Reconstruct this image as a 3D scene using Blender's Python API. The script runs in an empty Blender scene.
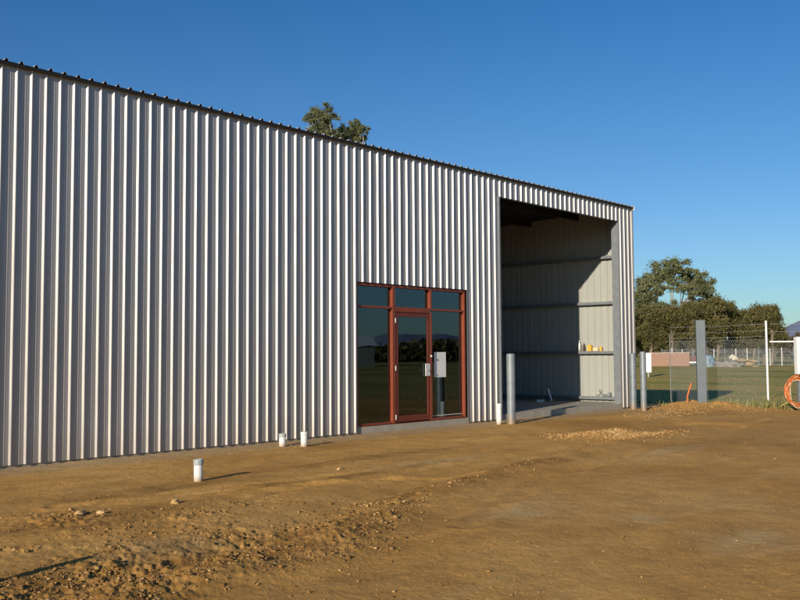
import bpy, math, random
import numpy as np
from mathutils import Vector, Matrix
random.seed(7); rng = np.random.default_rng(11)
R = math.radians
scene = bpy.context.scene
COL = scene.collection

# ------------------------------------------------------------------ helpers
class MB:
    def __init__(s): s.v=[]; s.f=[]
    def add(s, vs, fs):
        b=len(s.v); s.v += [tuple(v) for v in vs]; s.f += [tuple(i+b for i in f) for f in fs]; return s
    def box(s, x0,x1,y0,y1,z0,z1, bev=0):
        if bev<=0:
            return s.add([(x0,y0,z0),(x1,y0,z0),(x1,y1,z0),(x0,y1,z0),(x0,y0,z1),(x1,y0,z1),(x1,y1,z1),(x0,y1,z1)],
              [(3,2,1,0),(4,5,6,7),(0,1,5,4),(1,2,6,5),(2,3,7,6),(3,0,4,7)])
        import bmesh
        bm=bmesh.new(); bmesh.ops.create_cube(bm,size=1)
        for v in bm.verts:
            v.co=Vector(((x0+x1)/2+v.co.x*(x1-x0),(y0+y1)/2+v.co.y*(y1-y0),(z0+z1)/2+v.co.z*(z1-z0)))
        bmesh.ops.bevel(bm,geom=bm.edges[:],offset=bev,segments=2,affect='EDGES',profile=0.6)
        bm.verts.index_update()
        s.add([v.co for v in bm.verts],[[v.index for v in f.verts] for f in bm.faces]); bm.free(); return s
    def tube(s, pts, r, n=8, cap=True):
        pts=[Vector(p) for p in pts]; rs = r if isinstance(r,(list,tuple)) else [r]*len(pts)
        vs=[];N=len(pts); up=None
        for i,p in enumerate(pts):
            t=(pts[min(i+1,N-1)]-pts[max(i-1,0)]).normalized()
            if up is None:
                up = Vector((0,0,1)) if abs(t.z)<.9 else Vector((1,0,0))
            a=(up-t*up.dot(t)).normalized(); up=a; b=t.cross(a)
            for k in range(n):
                w=2*math.pi*k/n; vs.append(p+(a*math.cos(w)+b*math.sin(w))*rs[i])
        fs=[(i*n+k,i*n+(k+1)%n,(i+1)*n+(k+1)%n,(i+1)*n+k) for i in range(N-1) for k in range(n)]
        if cap: fs+= [tuple(range(n))[::-1], tuple((N-1)*n+k for k in range(n))]
        return s.add(vs,fs)
    def lathe(s, c, prof, n=24):
        vs=[];
        for (r,z) in prof:
            for k in range(n):
                w=2*math.pi*k/n; vs.append((c[0]+r*math.cos(w),c[1]+r*math.sin(w),c[2]+z))
        m=len(prof)
        fs=[(i*n+k,i*n+(k+1)%n,(i+1)*n+(k+1)%n,(i+1)*n+k) for i in range(m-1) for k in range(n)]
        return s.add(vs,fs)
    def build(s, name, mat, parent=None, smooth=False, loc=None):
        me=bpy.data.meshes.new(name); me.from_pydata(s.v,[],s.f); me.update()
        if smooth is True: me.polygons.foreach_set('use_smooth',[True]*len(me.polygons))
        elif smooth:
            me.polygons.foreach_set('use_smooth',[True]*len(me.polygons)); me.set_sharp_from_angle(angle=R(smooth))
        o=bpy.data.objects.new(name,me); COL.objects.link(o)
        if mat: me.materials.append(mat)
        if parent: o.parent=parent
        if loc: o.location=loc
        return o
def mesh_np(name, V, F, mat, parent=None, smooth=False, col=None):
    me=bpy.data.meshes.new(name); n=F.shape[1]
    me.vertices.add(len(V)); me.vertices.foreach_set('co',V.astype(np.float32).ravel())
    me.loops.add(F.size); me.loops.foreach_set('vertex_index',F.astype(np.int32).ravel())
    me.polygons.add(len(F)); me.polygons.foreach_set('loop_start',np.arange(0,F.size,n,dtype=np.int32))
    if smooth: me.polygons.foreach_set('use_smooth',np.ones(len(F),bool))
    me.update(calc_edges=True)
    if col is not None:
        a=me.attributes.new('shade','FLOAT','POINT'); a.data.foreach_set('value',col.astype(np.float32))
    me.validate()
    o=bpy.data.objects.new(name,me); COL.objects.link(o)
    if mat: me.materials.append(mat)
    if parent: o.parent=parent
    return o
def tag(o,label=None,cat=None,group=None,kind=None):
    if label:o['label']=label
    if cat:o['category']=cat
    if group:o['group']=group
    if kind:o['kind']=kind
    return o
def empty(name,loc,label,cat,group=None,rz=0):
    o=bpy.data.objects.new(name,None); COL.objects.link(o); o.location=loc; o.rotation_euler=(0,0,rz)
    o.empty_display_size=.2
    return tag(o,label,cat,group)

# numpy noise
def _h(ix,iy,s):
    n=(ix*374761393+iy*668265263+s*1442695041)&0xffffffff
    n=((n^(n>>13))*1274126177)&0xffffffff
    return ((n^(n>>16))&0xffff)/65535.0
def vnoise(x,y,s=0):
    ix=np.floor(x).astype(np.int64); iy=np.floor(y).astype(np.int64); fx=x-ix; fy=y-iy
    fx=fx*fx*fx*(fx*(fx*6-15)+10); fy=fy*fy*fy*(fy*(fy*6-15)+10)
    a=_h(ix,iy,s);b=_h(ix+1,iy,s);c=_h(ix,iy+1,s);d=_h(ix+1,iy+1,s)
    return (a+(b-a)*fx+(c-a)*fy+(a-b-c+d)*fx*fy)*2-1
def fbm(x,y,o=4,s=0,g=.5):
    t=0;a=1
    for i in range(o):
        t=t+a*vnoise(x*2**i+17.3*i,y*2**i-9.1*i,s+i); a*=g
    return t

# ------------------------------------------------------------------ materials
def nt(name):
    m=bpy.data.materials.new(name); m.use_nodes=True; t=m.node_tree; b=t.nodes['Principled BSDF']; return m,t,b
def N(t,typ,**kw):
    n=t.nodes.new(typ)
    for k,v in kw.items():
        if k in n.inputs: n.inputs[k].default_value=v
        else: setattr(n,k,v)
    return n
def noise(t,scale,detail=4,rough=.55,vec=None,dist=0):
    n=N(t,'ShaderNodeTexNoise'); n.inputs['Scale'].default_value=scale; n.inputs['Detail'].default_value=detail
    n.inputs['Roughness'].default_value=rough; n.inputs['Distortion'].default_value=dist
    if vec is not None: t.links.new(vec,n.inputs['Vector'])
    return n.outputs['Fac']
def ramp(t,fac,stops):
    r=N(t,'ShaderNodeValToRGB'); e=r.color_ramp.elements
    while len(e)<len(stops): e.new(.5)
    for i,(p,c) in enumerate(stops):
        e[i].position=p; e[i].color=(c if len(c)==4 else (*c,1)) if not isinstance(c,(int,float)) else (c,c,c,1)
    t.links.new(fac,r.inputs['Fac']); return r.outputs['Color']
def mix(t,fac,a,b,mode='MIX'):
    m=N(t,'ShaderNodeMix',data_type='RGBA',blend_type=mode)
    for s,v in ((m.inputs[0],fac),(m.inputs[6],a),(m.inputs[7],b)):
        if isinstance(v,(int,float)): s.default_value=v
        elif isinstance(v,tuple): s.default_value=(*v[:3],1)
        else: t.links.new(v,s)
    return m.outputs[2]
def coords(t,kind='Object',scale=None):
    c=N(t,'ShaderNodeTexCoord').outputs[kind]
    if scale:
        m=N(t,'ShaderNodeMapping'); m.inputs['Scale'].default_value=scale; t.links.new(c,m.inputs['Vector']); c=m.outputs[0]
    return c
def bump(t,b,h,strength=.3,dist=.01):
    n=N(t,'ShaderNodeBump'); n.inputs['Strength'].default_value=strength; n.inputs['Distance'].default_value=dist
    t.links.new(h,n.inputs['Height']); t.links.new(n.outputs[0],b.inputs['Normal'])
def simple(name,c,rough=.6,metal=0,var=.12,scale=6,bmp=0,spec=.4,stretch=None):
    m,t,b=nt(name); co=coords(t,'Object',stretch)
    n=noise(t,scale,5,.6,co)
    lo=tuple(x*(1-var) for x in c); hi=tuple(min(1,x*(1+var)) for x in c)
    t.links.new(ramp(t,n,[(.3,lo),(.7,hi)]),b.inputs['Base Color'])
    b.inputs['Roughness'].default_value=rough; b.inputs['Metallic'].default_value=metal
    b.inputs['Specular IOR Level'].default_value=spec
    if bmp: bump(t,b,noise(t,scale*6,4,.6,co),.4,bmp)
    return m

def muddy(m,h0,h1):
    t=m.node_tree; b=t.nodes['Principled BSDF']; co=coords(t); sp_=N(t,'ShaderNodeSeparateXYZ'); t.links.new(co,sp_.inputs[0])
    nz=noise(t,9,5,.65,co); ad=N(t,'ShaderNodeMath',operation='MULTIPLY_ADD'); t.links.new(nz,ad.inputs[0]); ad.inputs[1].default_value=-h1*1.2; t.links.new(sp_.outputs[2],ad.inputs[2])
    mr=N(t,'ShaderNodeMapRange'); mr.inputs['From Min'].default_value=h0-h1*.6; mr.inputs['From Max'].default_value=h1-h1*.6; mr.inputs['To Min'].default_value=.85; mr.inputs['To Max'].default_value=0
    t.links.new(ad.outputs[0],mr.inputs['Value']); src=b.inputs['Base Color'].links[0].from_socket
    t.links.new(mix(t,mr.outputs[0],src,(.36,.22,.10)),b.inputs['Base Color'])
def mat_zinc(name,base,metal=.40,rough=.40):
    m,t,b=nt(name); co=coords(t)
    sheet=N(t,'ShaderNodeSeparateXYZ'); t.links.new(co,sheet.inputs[0])
    # each 1.045 m wide sheet a touch different
    dv=N(t,'ShaderNodeMath',operation='DIVIDE'); t.links.new(sheet.outputs[0],dv.inputs[0]); dv.inputs[1].default_value=1.045
    fl=N(t,'ShaderNodeMath',operation='FLOOR'); t.links.new(dv.outputs[0],fl.inputs[0])
    wn=N(t,'ShaderNodeTexWhiteNoise',noise_dimensions='1D'); t.links.new(fl.outputs[0],wn.inputs['W'])
    c1=ramp(t,wn.outputs['Value'],[(0,tuple(x*.94 for x in base)),(1,tuple(x*1.05 for x in base))])
    st=coords(t,'Object',(3,3,.25)); n=noise(t,3,5,.6,st)
    c2=mix(t,1,c1,ramp(t,n,[(.25,.86),(.75,1.06)]),'MULTIPLY')
    # splash dirt low down
    mr=N(t,'ShaderNodeMapRange'); mr.inputs['From Min'].default_value=.0; mr.inputs['From Max'].default_value=.45
    mr.inputs['To Min'].default_value=.55; mr.inputs['To Max'].default_value=0; t.links.new(sheet.outputs[2],mr.inputs['Value'])
    mm=N(t,'ShaderNodeMath',operation='MULTIPLY'); t.links.new(mr.outputs[0],mm.inputs[0]); t.links.new(noise(t,5,5,.7,co),mm.inputs[1])
    c3=mix(t,mm.outputs[0],c2,(.33,.22,.12))
    t.links.new(c3,b.inputs['Base Color'])
    t.links.new(ramp(t,noise(t,8,3,.5,st),[(.3,rough-.06),(.7,rough+.1)]),b.inputs['Roughness'])
    b.inputs['Metallic'].default_value=metal
    bump(t,b,noise(t,1.3,2,.5,coords(t,'Object',(1,1,.4))),.25,.006)
    return m
ZINC=mat_zinc('zincalume cladding',(.445,.425,.410))
ZROOF=mat_zinc('zincalume roof',(.45,.46,.46))
LINING=simple('cream sheet',(.37,.375,.345),.55,.0,.05,4,stretch=(3,3,.3))
GALV=simple('galvanised steel',(.24,.26,.28),.45,.35,.14,7)
GALVP=simple('galvanised bollard',(.23,.26,.28),.5,.25,.22,5)
muddy(GALVP,0,.22)
CONC=simple('concrete slab',(.38,.34,.27),.9,0,.18,3,.004)
WPVC=simple('white pvc',(.72,.73,.70),.4,0,.06,12)
muddy(WPVC,0,.09); GALVP_=GALVP
GPVC=simple('grey pvc collar',(.34,.37,.36),.5,0,.1,12)
WHITE=simple('white paint',(.78,.79,.77),.45,0,.05,5)
BLACK=simple('black plastic',(.02,.02,.022),.5,0,.2,8)
REDBR=simple('red oxide frame',(.23,.052,.024),.38,0,.14,5)
REDLEAF=simple('darker red leaf frame',(.15,.032,.018),.36,0,.14,5)
ORANGE=simple('orange conduit',(.62,.17,.045),.45,0,.12,9)
CREAMC=simple('cream cord',(.75,.6,.4),.5,0,.1,9)
YELLOW=simple('yellow plastic',(.75,.45,.07),.5,0,.2,9)
AMBER=simple('brown bottle',(.09,.05,.025),.3,0,.2,9)
PAPER=simple('white paper',(.75,.77,.76),.8,0,.04,5)
ALU=simple('white aluminium',(.75,.75,.72),.35,.2,.05,9)
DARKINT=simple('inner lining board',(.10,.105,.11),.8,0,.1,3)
WOOD=simple('pale timber',(.5,.36,.2),.8,0,.2,9,.01)
BLUE=simple('blue tarp',(.22,.30,.35),.6,0,.2,3,.02)
RUB=simple('grey rubble',(.24,.22,.20),.9,0,.35,3,.03)
ROCK=simple('cream boulder stone',(.62,.56,.45),.9,0,.15,3,.03)
BRICK,t,b=nt('brick wall material'); bt=N(t,'ShaderNodeTexBrick'); t.links.new(coords(t,'Object'),bt.inputs['Vector'])
mp=N(t,'ShaderNodeMapping'); mp.inputs['Rotation'].default_value=(R(90),0,0); t.links.new(coords(t,'Object'),mp.inputs['Vector']); t.links.new(mp.outputs[0],bt.inputs['Vector'])
bt.inputs['Color1'].default_value=(.34,.17,.11,1); bt.inputs['Color2'].default_value=(.27,.14,.095,1); bt.inputs['Mortar'].default_value=(.4,.34,.28,1)
bt.inputs['Scale'].default_value=4; t.links.new(bt.outputs['Color'],b.inputs['Base Color']); b.inputs['Roughness'].default_value=.9
# glass: tinted pane, part mirror part see-through
GLASS=bpy.data.materials.new('tinted glass'); GLASS.use_nodes=True; t=GLASS.node_tree; t.nodes.clear()
out=N(t,'ShaderNodeOutputMaterial'); mx=N(t,'ShaderNodeMixShader'); gl=N(t,'ShaderNodeBsdfGlossy'); tr=N(t,'ShaderNodeBsdfTransparent')
gl.inputs['Roughness'].default_value=.012; gl.inputs['Color'].default_value=(.70,.88,1,1); tr.inputs['Color'].default_value=(.20,.23,.24,1)
lw=N(t,'ShaderNodeFresnel'); lw.inputs['IOR'].default_value=1.5
ad=N(t,'ShaderNodeMath',operation='MULTIPLY_ADD'); t.links.new(lw.outputs[0],ad.inputs[0]); ad.inputs[1].default_value=1.3; ad.inputs[2].default_value=.06
bn=N(t,'ShaderNodeBump'); bn.inputs['Strength'].default_value=.06; bn.inputs['Distance'].default_value=.01
t.links.new(noise(t,1.6,2,.5,coords(t)),bn.inputs['Height']); t.links.new(bn.outputs[0],gl.inputs['Normal'])
t.links.new(ad.outputs[0],mx.inputs[0]); t.links.new(tr.outputs[0],mx.inputs[1]); t.links.new(gl.outputs[0],mx.inputs[2]); t.links.new(mx.outputs[0],out.inputs[0])

def mat_leaf(name,dark,mid,light,sc=.9):
    m,t,b=nt(name); co=coords(t)
    n=noise(t,sc,4,.65,co); at=N(t,'ShaderNodeAttribute',attribute_name='shade')
    ad=N(t,'ShaderNodeMath',operation='MULTIPLY_ADD'); t.links.new(at.outputs['Fac'],ad.inputs[0]); ad.inputs[1].default_value=.5
    t.links.new(n,ad.inputs[2])
    c=ramp(t,ad.outputs[0],[(.42,dark),(.72,mid),(.98,light)])
    t.links.new(c,b.inputs['Base Color']); b.inputs['Roughness'].default_value=.55; b.inputs['Specular IOR Level'].default_value=.25
    tl=N(t,'ShaderNodeBsdfTranslucent'); t.links.new(c,tl.inputs['Color']); ms=N(t,'ShaderNodeMixShader'); ms.inputs[0].default_value=.18
    o=t.nodes['Material Output']; t.links.new(b.outputs[0],ms.inputs[1]); t.links.new(tl.outputs[0],ms.inputs[2]); t.links.new(ms.outputs[0],o.inputs[0])
    return m
L_OLIVE=mat_leaf('olive foliage',(.035,.038,.014),(.11,.105,.036),(.22,.18,.062),.45)
L_GUM=mat_leaf('gum foliage',(.045,.058,.026),(.15,.165,.075),(.28,.28,.14),.5)
L_BRN=mat_leaf('brown scrub foliage',(.045,.04,.025),(.11,.095,.06),(.19,.16,.10),.6)
BARK=simple('pale brown bark',(.22,.17,.12),.9,0,.35,2.5,.02,stretch=(3,3,.6))
BARKG=simple('grey gum bark',(.34,.31,.27),.85,0,.3,2.0,.02,stretch=(3,3,.6))

# ------------------------------------------------------------------ sky, sun, camera
SUN_EL=R(15.6); SUN_AZ=R(15.5)      # sun low, almost along the facade from the left
to_sun=Vector((-math.cos(SUN_EL)*math.cos(SUN_AZ),-math.cos(SUN_EL)*math.sin(SUN_AZ),math.sin(SUN_EL)))
w=bpy.data.worlds.new('World'); scene.world=w; w.use_nodes=True; t=w.node_tree
sky=t.nodes.new('ShaderNodeTexSky'); sky.sky_type='NISHITA'; sky.sun_disc=False; sky.sun_elevation=SUN_EL
sky.sun_rotation=math.atan2(to_sun.x,to_sun.y)%(2*math.pi)
sky.altitude=0; sky.air_density=1.0; sky.dust_density=.35; sky.ozone_density=2.2
bg=t.nodes['Background']; bg.inputs['Strength'].default_value=.15
# clear winter sky: deeper blue overhead than the model gives
tc=N(t,'ShaderNodeTexCoord'); sx=N(t,'ShaderNodeSeparateXYZ'); t.links.new(tc.outputs['Generated'],sx.inputs[0])
tint=ramp(t,sx.outputs[2],[(0,(.39,.56,.72)),(.10,(.36,.53,.73)),(.38,(.155,.43,.69)),(1,(.12,.36,.66))])
t.links.new(mix(t,1,sky.outputs[0],tint,'MULTIPLY'),bg.inputs[0])
sd=bpy.data.lights.new('sun','SUN'); sd.energy=5.0; sd.angle=R(.5); sd.color=(1,.89,.72)
so=bpy.data.objects.new('sun',sd); COL.objects.link(so); so.rotation_euler=(to_sun).to_track_quat('Z','Y').to_euler()
cd=bpy.data.cameras.new('camera'); cam=bpy.data.objects.new('camera',cd); COL.objects.link(cam); scene.camera=cam
F_PX,PIT,YAW,ROL,DD,HH=927.0436,.0585355,.8352701,.0060924,12.16997,1.459585
cd.sensor_width=36; cd.lens=F_PX/800*36; cd.clip_end=6000; cd.clip_start=.05
fw=Vector((math.sin(YAW)*math.cos(PIT),math.cos(YAW)*math.cos(PIT),math.sin(PIT)))
rt=Vector((math.cos(YAW),-math.sin(YAW),0)); up=rt.cross(fw)
c_,s_=math.cos(ROL),math.sin(ROL)
R2=rt*c_-up*s_; U2=rt*s_+up*c_
cam.matrix_world=Matrix(((R2.x,U2.x,-fw.x,0),(R2.y,U2.y,-fw.y,-DD),(R2.z,U2.z,-fw.z,HH),(0,0,0,1)))
scene.view_settings.view_transform='Standard'; scene.view_settings.look='None'; scene.view_settings.exposure=0
scene.render.engine='CYCLES'; scene.cycles.max_bounces=8; scene.cycles.transparent_max_bounces=12

# ------------------------------------------------------------------ ground
ROUGH=[(3.7,-6.2,.55,1),(4.1,-6.6,.5,1),(4.7,-6.25,.5,.9),(3.3,-6.75,.5,1),(4.2,-4.3,.45,.7),(4.9,-5.15,.5,.45),(5.4,-6.45,.45,.8),(5.0,-6.85,.4,.7),
       (6.6,-5.95,.35,.9),(6.0,-6.3,.35,.8),(7.2,-5.8,.3,.5),(7.9,-5.6,.3,.35),(2.6,-6.6,.6,.8),(5.9,-4.9,.4,.35),(2.6,-7.4,.6,.5),(4.0,-5.1,.5,.25),(3.3,-5.2,.4,.4)]
def rough_mask(x,y):
    m=np.zeros_like(x)
    for (a,b_,r,k) in ROUGH: m=np.maximum(m,k*np.exp(-((x-a)**2+(y-b_)**2)/(r*r)))
    return m
def seg_d(x,y,P):
    d=np.full_like(x,1e9)
    for (ax,ay),(bx,by) in zip(P[:-1],P[1:]):
        ux,uy=bx-ax,by-ay; l=ux*ux+uy*uy; q=np.clip(((x-ax)*ux+(y-ay)*uy)/l,0,1)
        d=np.minimum(d,np.hypot(x-ax-q*ux,y-ay-q*uy))
    return d
BERM=[(1.5,-8.2),(3.2,-7.0),(4.6,-6.95),(6.5,-6.2),(8.7,-5.55),(11.0,-5.2),(14,-4.6),(18,-4.2)]
def edge_x(y): return 24.25+.35*np.sin(y*.7+1)+.25*np.sin(y*1.9)-np.clip(-y-3,0,40)*.25
def ground_h(x,y,fine=True):
    dist=np.hypot(x,y+DD)
    pad=(x>-20)&(x<30)
    h=.030*fbm(x*.30,y*.30,2,3)+.0055*fbm(x*1.5,y*1.5,2,9)
    d=seg_d(x,y,BERM); wob=.55+.45*fbm(x*1.3,y*1.3,2,31)
    h+=.050*np.exp(-(d/.24)**2)*wob*np.clip((22-x)/10,0,1)-.04*np.exp(-((d-.55)/.25)**2)
    d2=seg_d(x,y,[(3,-2.2),(6.5,-1.75),(12,-2.4),(20,-3.2)])
    h+=.03*np.exp(-(d2/.3)**2)*wob
    for i in range(5):   # machine track grooves across the open pad
        dd=seg_d(x,y,[(2.5+i*.42,-9.5-i*.35),(9+i*.2,-7.4-i*.5),(16,-6.3-i*.75),(25,-6-i*1.1)])
        h-=.012*np.exp(-(dd/.10)**2)*np.clip(wob,0,1)
    for P__,wd,dp in (([(4.5,-3.6),(7.5,-4.6),(9.0,-5.3)],.09,.020),([(5.0,-3.75),(8.5,-4.05),(14,-3.4)],.10,.016),([(3.6,-2.5),(9,-2.2),(15,-2.5)],.12,.012),([(3,-5.2),(6,-4.6),(9.5,-4.5),(14,-4.2)],.11,.016),([(6.2,-7.3),(9.5,-6.0),(14,-5.4),(20,-4.6)],.12,.016)):
        dd=seg_d(x,y,P__); wv=1+.5*fbm(x*4,y*4,2,37)
        h+=dp*wv*(np.exp(-((dd-wd*1.5)/(wd*.7))**2)*.8-np.exp(-(dd/wd)**2))
    rm=rough_mask(x,y)
    if fine:
        near=np.clip(1-dist/26,0,1)
        b1=fbm(x*7,y*7,3,21,.6); b2=fbm(x*17+3,y*17,3,27,.6)
        h+=rm*(.016*np.clip(b1,-.5,1.5)+.022*b2*(.5+.5*np.clip(b1+.4,0,1)))+ near*(.0022*fbm(x*7,y*7,3,41,.6)+.0024*fbm(x*26,y*26,3,51,.65)*(.6+.6*np.clip(vnoise(x*.9,y*.9,71)+.3,0,1)))
    # rubble mound, dirt mounds by the fence
    def g(a,b_,rx,ry,k): return k*np.exp(-((x-a)/rx)**2-((y-b_)/ry)**2)
    lump=1+.35*fbm(x*2.3,y*2.3,3,61)
    h+=(g(15.0,-3.75,.75,.38,.095)+g(23.1,-1.55,.8,1.0,.20)+g(22.4,-.9,.8,.6,.08)+g(21.6,-2.4,.9,.6,.06)+g(23.7,-3.0,.6,1.0,.05)+g(20.2,-1.4,1.0,.4,.05))*lump
    # flat against the building
    kb=np.clip((y+1.6)/1.4,0,1)*(x<23.2)
    h=h*(1-kb)+kb*(-.012+.006*fbm(x*3,y*3,3,77))
    # beyond the pad the field drops a little and comes back up
    ex=edge_x(y); s=np.clip((x-ex)/2.6,0,1); s=s*s*(3-2*s); b=np.clip((x-38)/22,0,1); b=b*b*(3-2*b)
    fld=-.42*(1-b)+.03*fbm(x*.3,y*.3,3,5)
    h=np.where(x>ex-.01,h*(1-s)+fld*s,h)
    far=np.clip((dist-200)/300,0,1); h=h*(1-far)
    inside=(x>-4)&(x<22.8)&(y>.06)&(y<14); h=np.where(inside,-.10,h)
    return h
# azimuth from +Y toward +X; view centre at YAW
az=np.concatenate([YAW+np.linspace(-.50,.50,860), YAW+np.linspace(.50,2*math.pi-.50,150)[1:]])[:-1]
rad=np.concatenate([[.4,1.0,1.7,2.4],3.0*np.exp(np.linspace(0,math.log(34/3.0),760)),34*np.exp(np.linspace(0,math.log(3800/34),120))[1:]])
A,RR=np.meshgrid(az,rad); X=RR*np.sin(A); Y=RR*np.cos(A)-DD
Z=ground_h(X,Y)
V=np.stack([X,Y,Z],-1).reshape(-1,3); nr,na=A.shape
i=np.arange(nr-1)[:,None]; j=np.arange(na)[None,:]; jn=(j+1)%na
Fq=np.stack([i*na+j,(i+1)*na+j,(i+1)*na+jn,i*na+jn],-1).reshape(-1,4)[:,::-1]
V=np.vstack([V,[[0,-DD,float(Z[0].mean())]]]); 
GM,t,b=nt('dirt pad and grass field'); co=coords(t)
sep=N(t,'ShaderNodeSeparateXYZ'); t.links.new(co,sep.inputs[0])
def math_(op,a,b_=None,c=None,clamp=False):
    n=N(t,'ShaderNodeMath',operation=op); n.use_clamp=clamp
    for k,v in enumerate((a,b_,c)):
        if v is None: continue
        if isinstance(v,(int,float)): n.inputs[k].default_value=v
        else: t.links.new(v,n.inputs[k])
    return n.outputs[0]
n0=noise(t,.22,4,.6,co,.8); n1=noise(t,.45,5,.6,co,.4); n2=noise(t,3.2,6,.65,co,.2); n3=noise(t,38,5,.7,co)
dirt=ramp(t,n1,[(.30,(.47,.240,.062)),(.52,(.58,.310,.086)),(.72,(.65,.375,.120))])
dirt=mix(t,.85,dirt,ramp(t,n2,[(.28,.72),(.5,.98),(.75,1.18)]),'MULTIPLY')
dirt=mix(t,.7,dirt,ramp(t,n3,[(.25,.68),(.5,1.0),(.75,1.3)]),'MULTIPLY')
# stretched smears left by grading machines
sm=noise(t,1.2,5,.6,coords(t,'Object',(.35,2.2,1)),.3)
dirt=mix(t,ramp(t,sm,[(.55,0.),(.72,.38)]),dirt,(.64,.42,.16))
dirt=mix(t,.9,dirt,ramp(t,n0,[(.36,.88),(.5,1.0),(.64,1.08)]),'MULTIPLY')
DAMP=True
# pale grey dusty patches
pn=noise(t,.8,4,.6,co,.6)
def blob(x,y,rx,ry):
    dx=math_('DIVIDE',math_('SUBTRACT',sep.outputs[0],x),rx); dy=math_('DIVIDE',math_('SUBTRACT',sep.outputs[1],y),ry)
    r=math_('SQRT',math_('ADD',math_('MULTIPLY',dx,dx),math_('MULTIPLY',dy,dy)))
    return math_('SUBTRACT',1,r,clamp=True)
bl=blob(7.3,-9.25,.75,.6)
for q in [(7.1,-7.25,.9,.5),(7.5,-8.2,.4,.35),(4.1,-6.0,.7,.5),(9.5,-4.1,1.6,.35),(12.5,-5.9,1.8,.4),(20.5,-1.7,1.6,.7)]: bl=math_('MAXIMUM',bl,blob(*q))
pm=math_('MULTIPLY',bl,ramp(t,n2,[(.3,.2),(.62,1.)]),clamp=True)
dirt=mix(t,math_('MULTIPLY',pm,.6),dirt,(.60,.45,.23))
# darker freshly turned soil
dk=blob(3.8,-6.4,1.5,1.0)
for q in [(4.6,-6.5,1.2,.8),(5.6,-6.5,1.2,.5),(6.8,-5.95,1.1,.4),(8.3,-5.55,1.3,.3),(4.4,-4.5,1.2,.5),(3.0,-7.0,1.3,.8),(10.5,-5.25,1.8,.28),(7.8,-4.2,2.2,.25),(9.5,-3.0,2.4,.25),(6.0,-3.3,1.6,.3)]: dk=math_('MAXIMUM',dk,blob(*q))
dkm=math_('MULTIPLY',math_('MULTIPLY',dk,2.2,clamp=True),ramp(t,n2,[(.34,1.),(.62,.35)]),clamp=True)
dirt=mix(t,dkm,dirt,mix(t,1,dirt,(.60,.57,.52),'MULTIPLY'))
# dusty strip along the wall
yy=math_('ADD',sep.outputs[1],math_('MULTIPLY',math_('SUBTRACT',n2,.5),.9))
ws=N(t,'ShaderNodeMapRange',interpolation_type='SMOOTHSTEP'); ws.inputs['From Min'].default_value=-1.15; ws.inputs['From Max'].default_value=-.35
t.links.new(yy,ws.inputs['Value'])
dirt=mix(t,math_('MULTIPLY',ws.outputs[0],.6),dirt,(.44,.34,.21))
# scattered light specks of gravel
vo=N(t,'ShaderNodeTexVoronoi'); vo.inputs['Scale'].default_value=16; t.links.new(co,vo.inputs['Vector'])
sp=ramp(t,vo.outputs['Distance'],[(.10,1.),(.16,0.)])
wn=N(t,'ShaderNodeSeparateColor'); t.links.new(vo.outputs['Color'],wn.inputs[0])
sp=math_('MULTIPLY',sp,math_('GREATER_THAN',wn.outputs[0],.80))
dirt=mix(t,math_('MULTIPLY',sp,.7),dirt,(.64,.50,.32))
# grass
g1=noise(t,.16,5,.68,coords(t,'Object',(1,.45,1)),.6); g2=noise(t,2.4,6,.7,co); g3=noise(t,25,4,.7,co)
gr=ramp(t,g1,[(.34,(.20,.20,.04)),(.46,(.32,.29,.06)),(.53,(.50,.34,.095)),(.60,(.33,.30,.07)),(.7,(.45,.37,.10))])
gr=mix(t,.8,gr,ramp(t,g2,[(.25,.62),(.5,1.),(.78,1.35)]),'MULTIPLY')
gr=mix(t,.7,gr,ramp(t,g3,[(.25,.55),(.5,1.),(.75,1.4)]),'MULTIPLY')
# where is grass: past the pad edge (x) or far behind / left
ey=math_('MULTIPLY_ADD',math_('MAXIMUM',math_('SUBTRACT',math_('MULTIPLY',sep.outputs[1],-1),3),0),-.25,24.75)
ex=math_('SUBTRACT',math_('ADD',sep.outputs[0],math_('MULTIPLY',math_('SUBTRACT',g2,.5),2.2)),ey)
m1=N(t,'ShaderNodeMapRange'); m1.inputs['From Min'].default_value=-.15; m1.inputs['From Max'].default_value=.3; t.links.new(ex,m1.inputs['Value'])
m2=N(t,'ShaderNodeMapRange'); m2.inputs['From Min'].default_value=-30; m2.inputs['From Max'].default_value=-33; t.links.new(math_('ADD',sep.outputs[1],math_('MULTIPLY',n1,4)),m2.inputs['Value'])
m3=N(t,'ShaderNodeMapRange'); m3.inputs['From Min'].default_value=16; m3.inputs['From Max'].default_value=18; t.links.new(sep.outputs[1],m3.inputs['Value'])
gm=math_('MAXIMUM',m1.outputs[0],math_('MAXIMUM',m2.outputs[0],m3.outputs[0]))
t.links.new(mix(t,gm,dirt,gr),b.inputs['Base Color']); b.inputs['Roughness'].default_value=.95; b.inputs['Specular IOR Level'].default_value=.12
hh=math_('ADD',math_('MULTIPLY',noise(t,60,5,.7,co),.35),math_('MULTIPLY',noise(t,9,5,.65,co),.9))
bump(t,b,math_('ADD',hh,math_('MULTIPLY',noise(t,140,3,.7,co),.25)),.9,.016)
ground=mesh_np('ground',V,Fq,GM,smooth=True); tag(ground,kind='structure')

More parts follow.
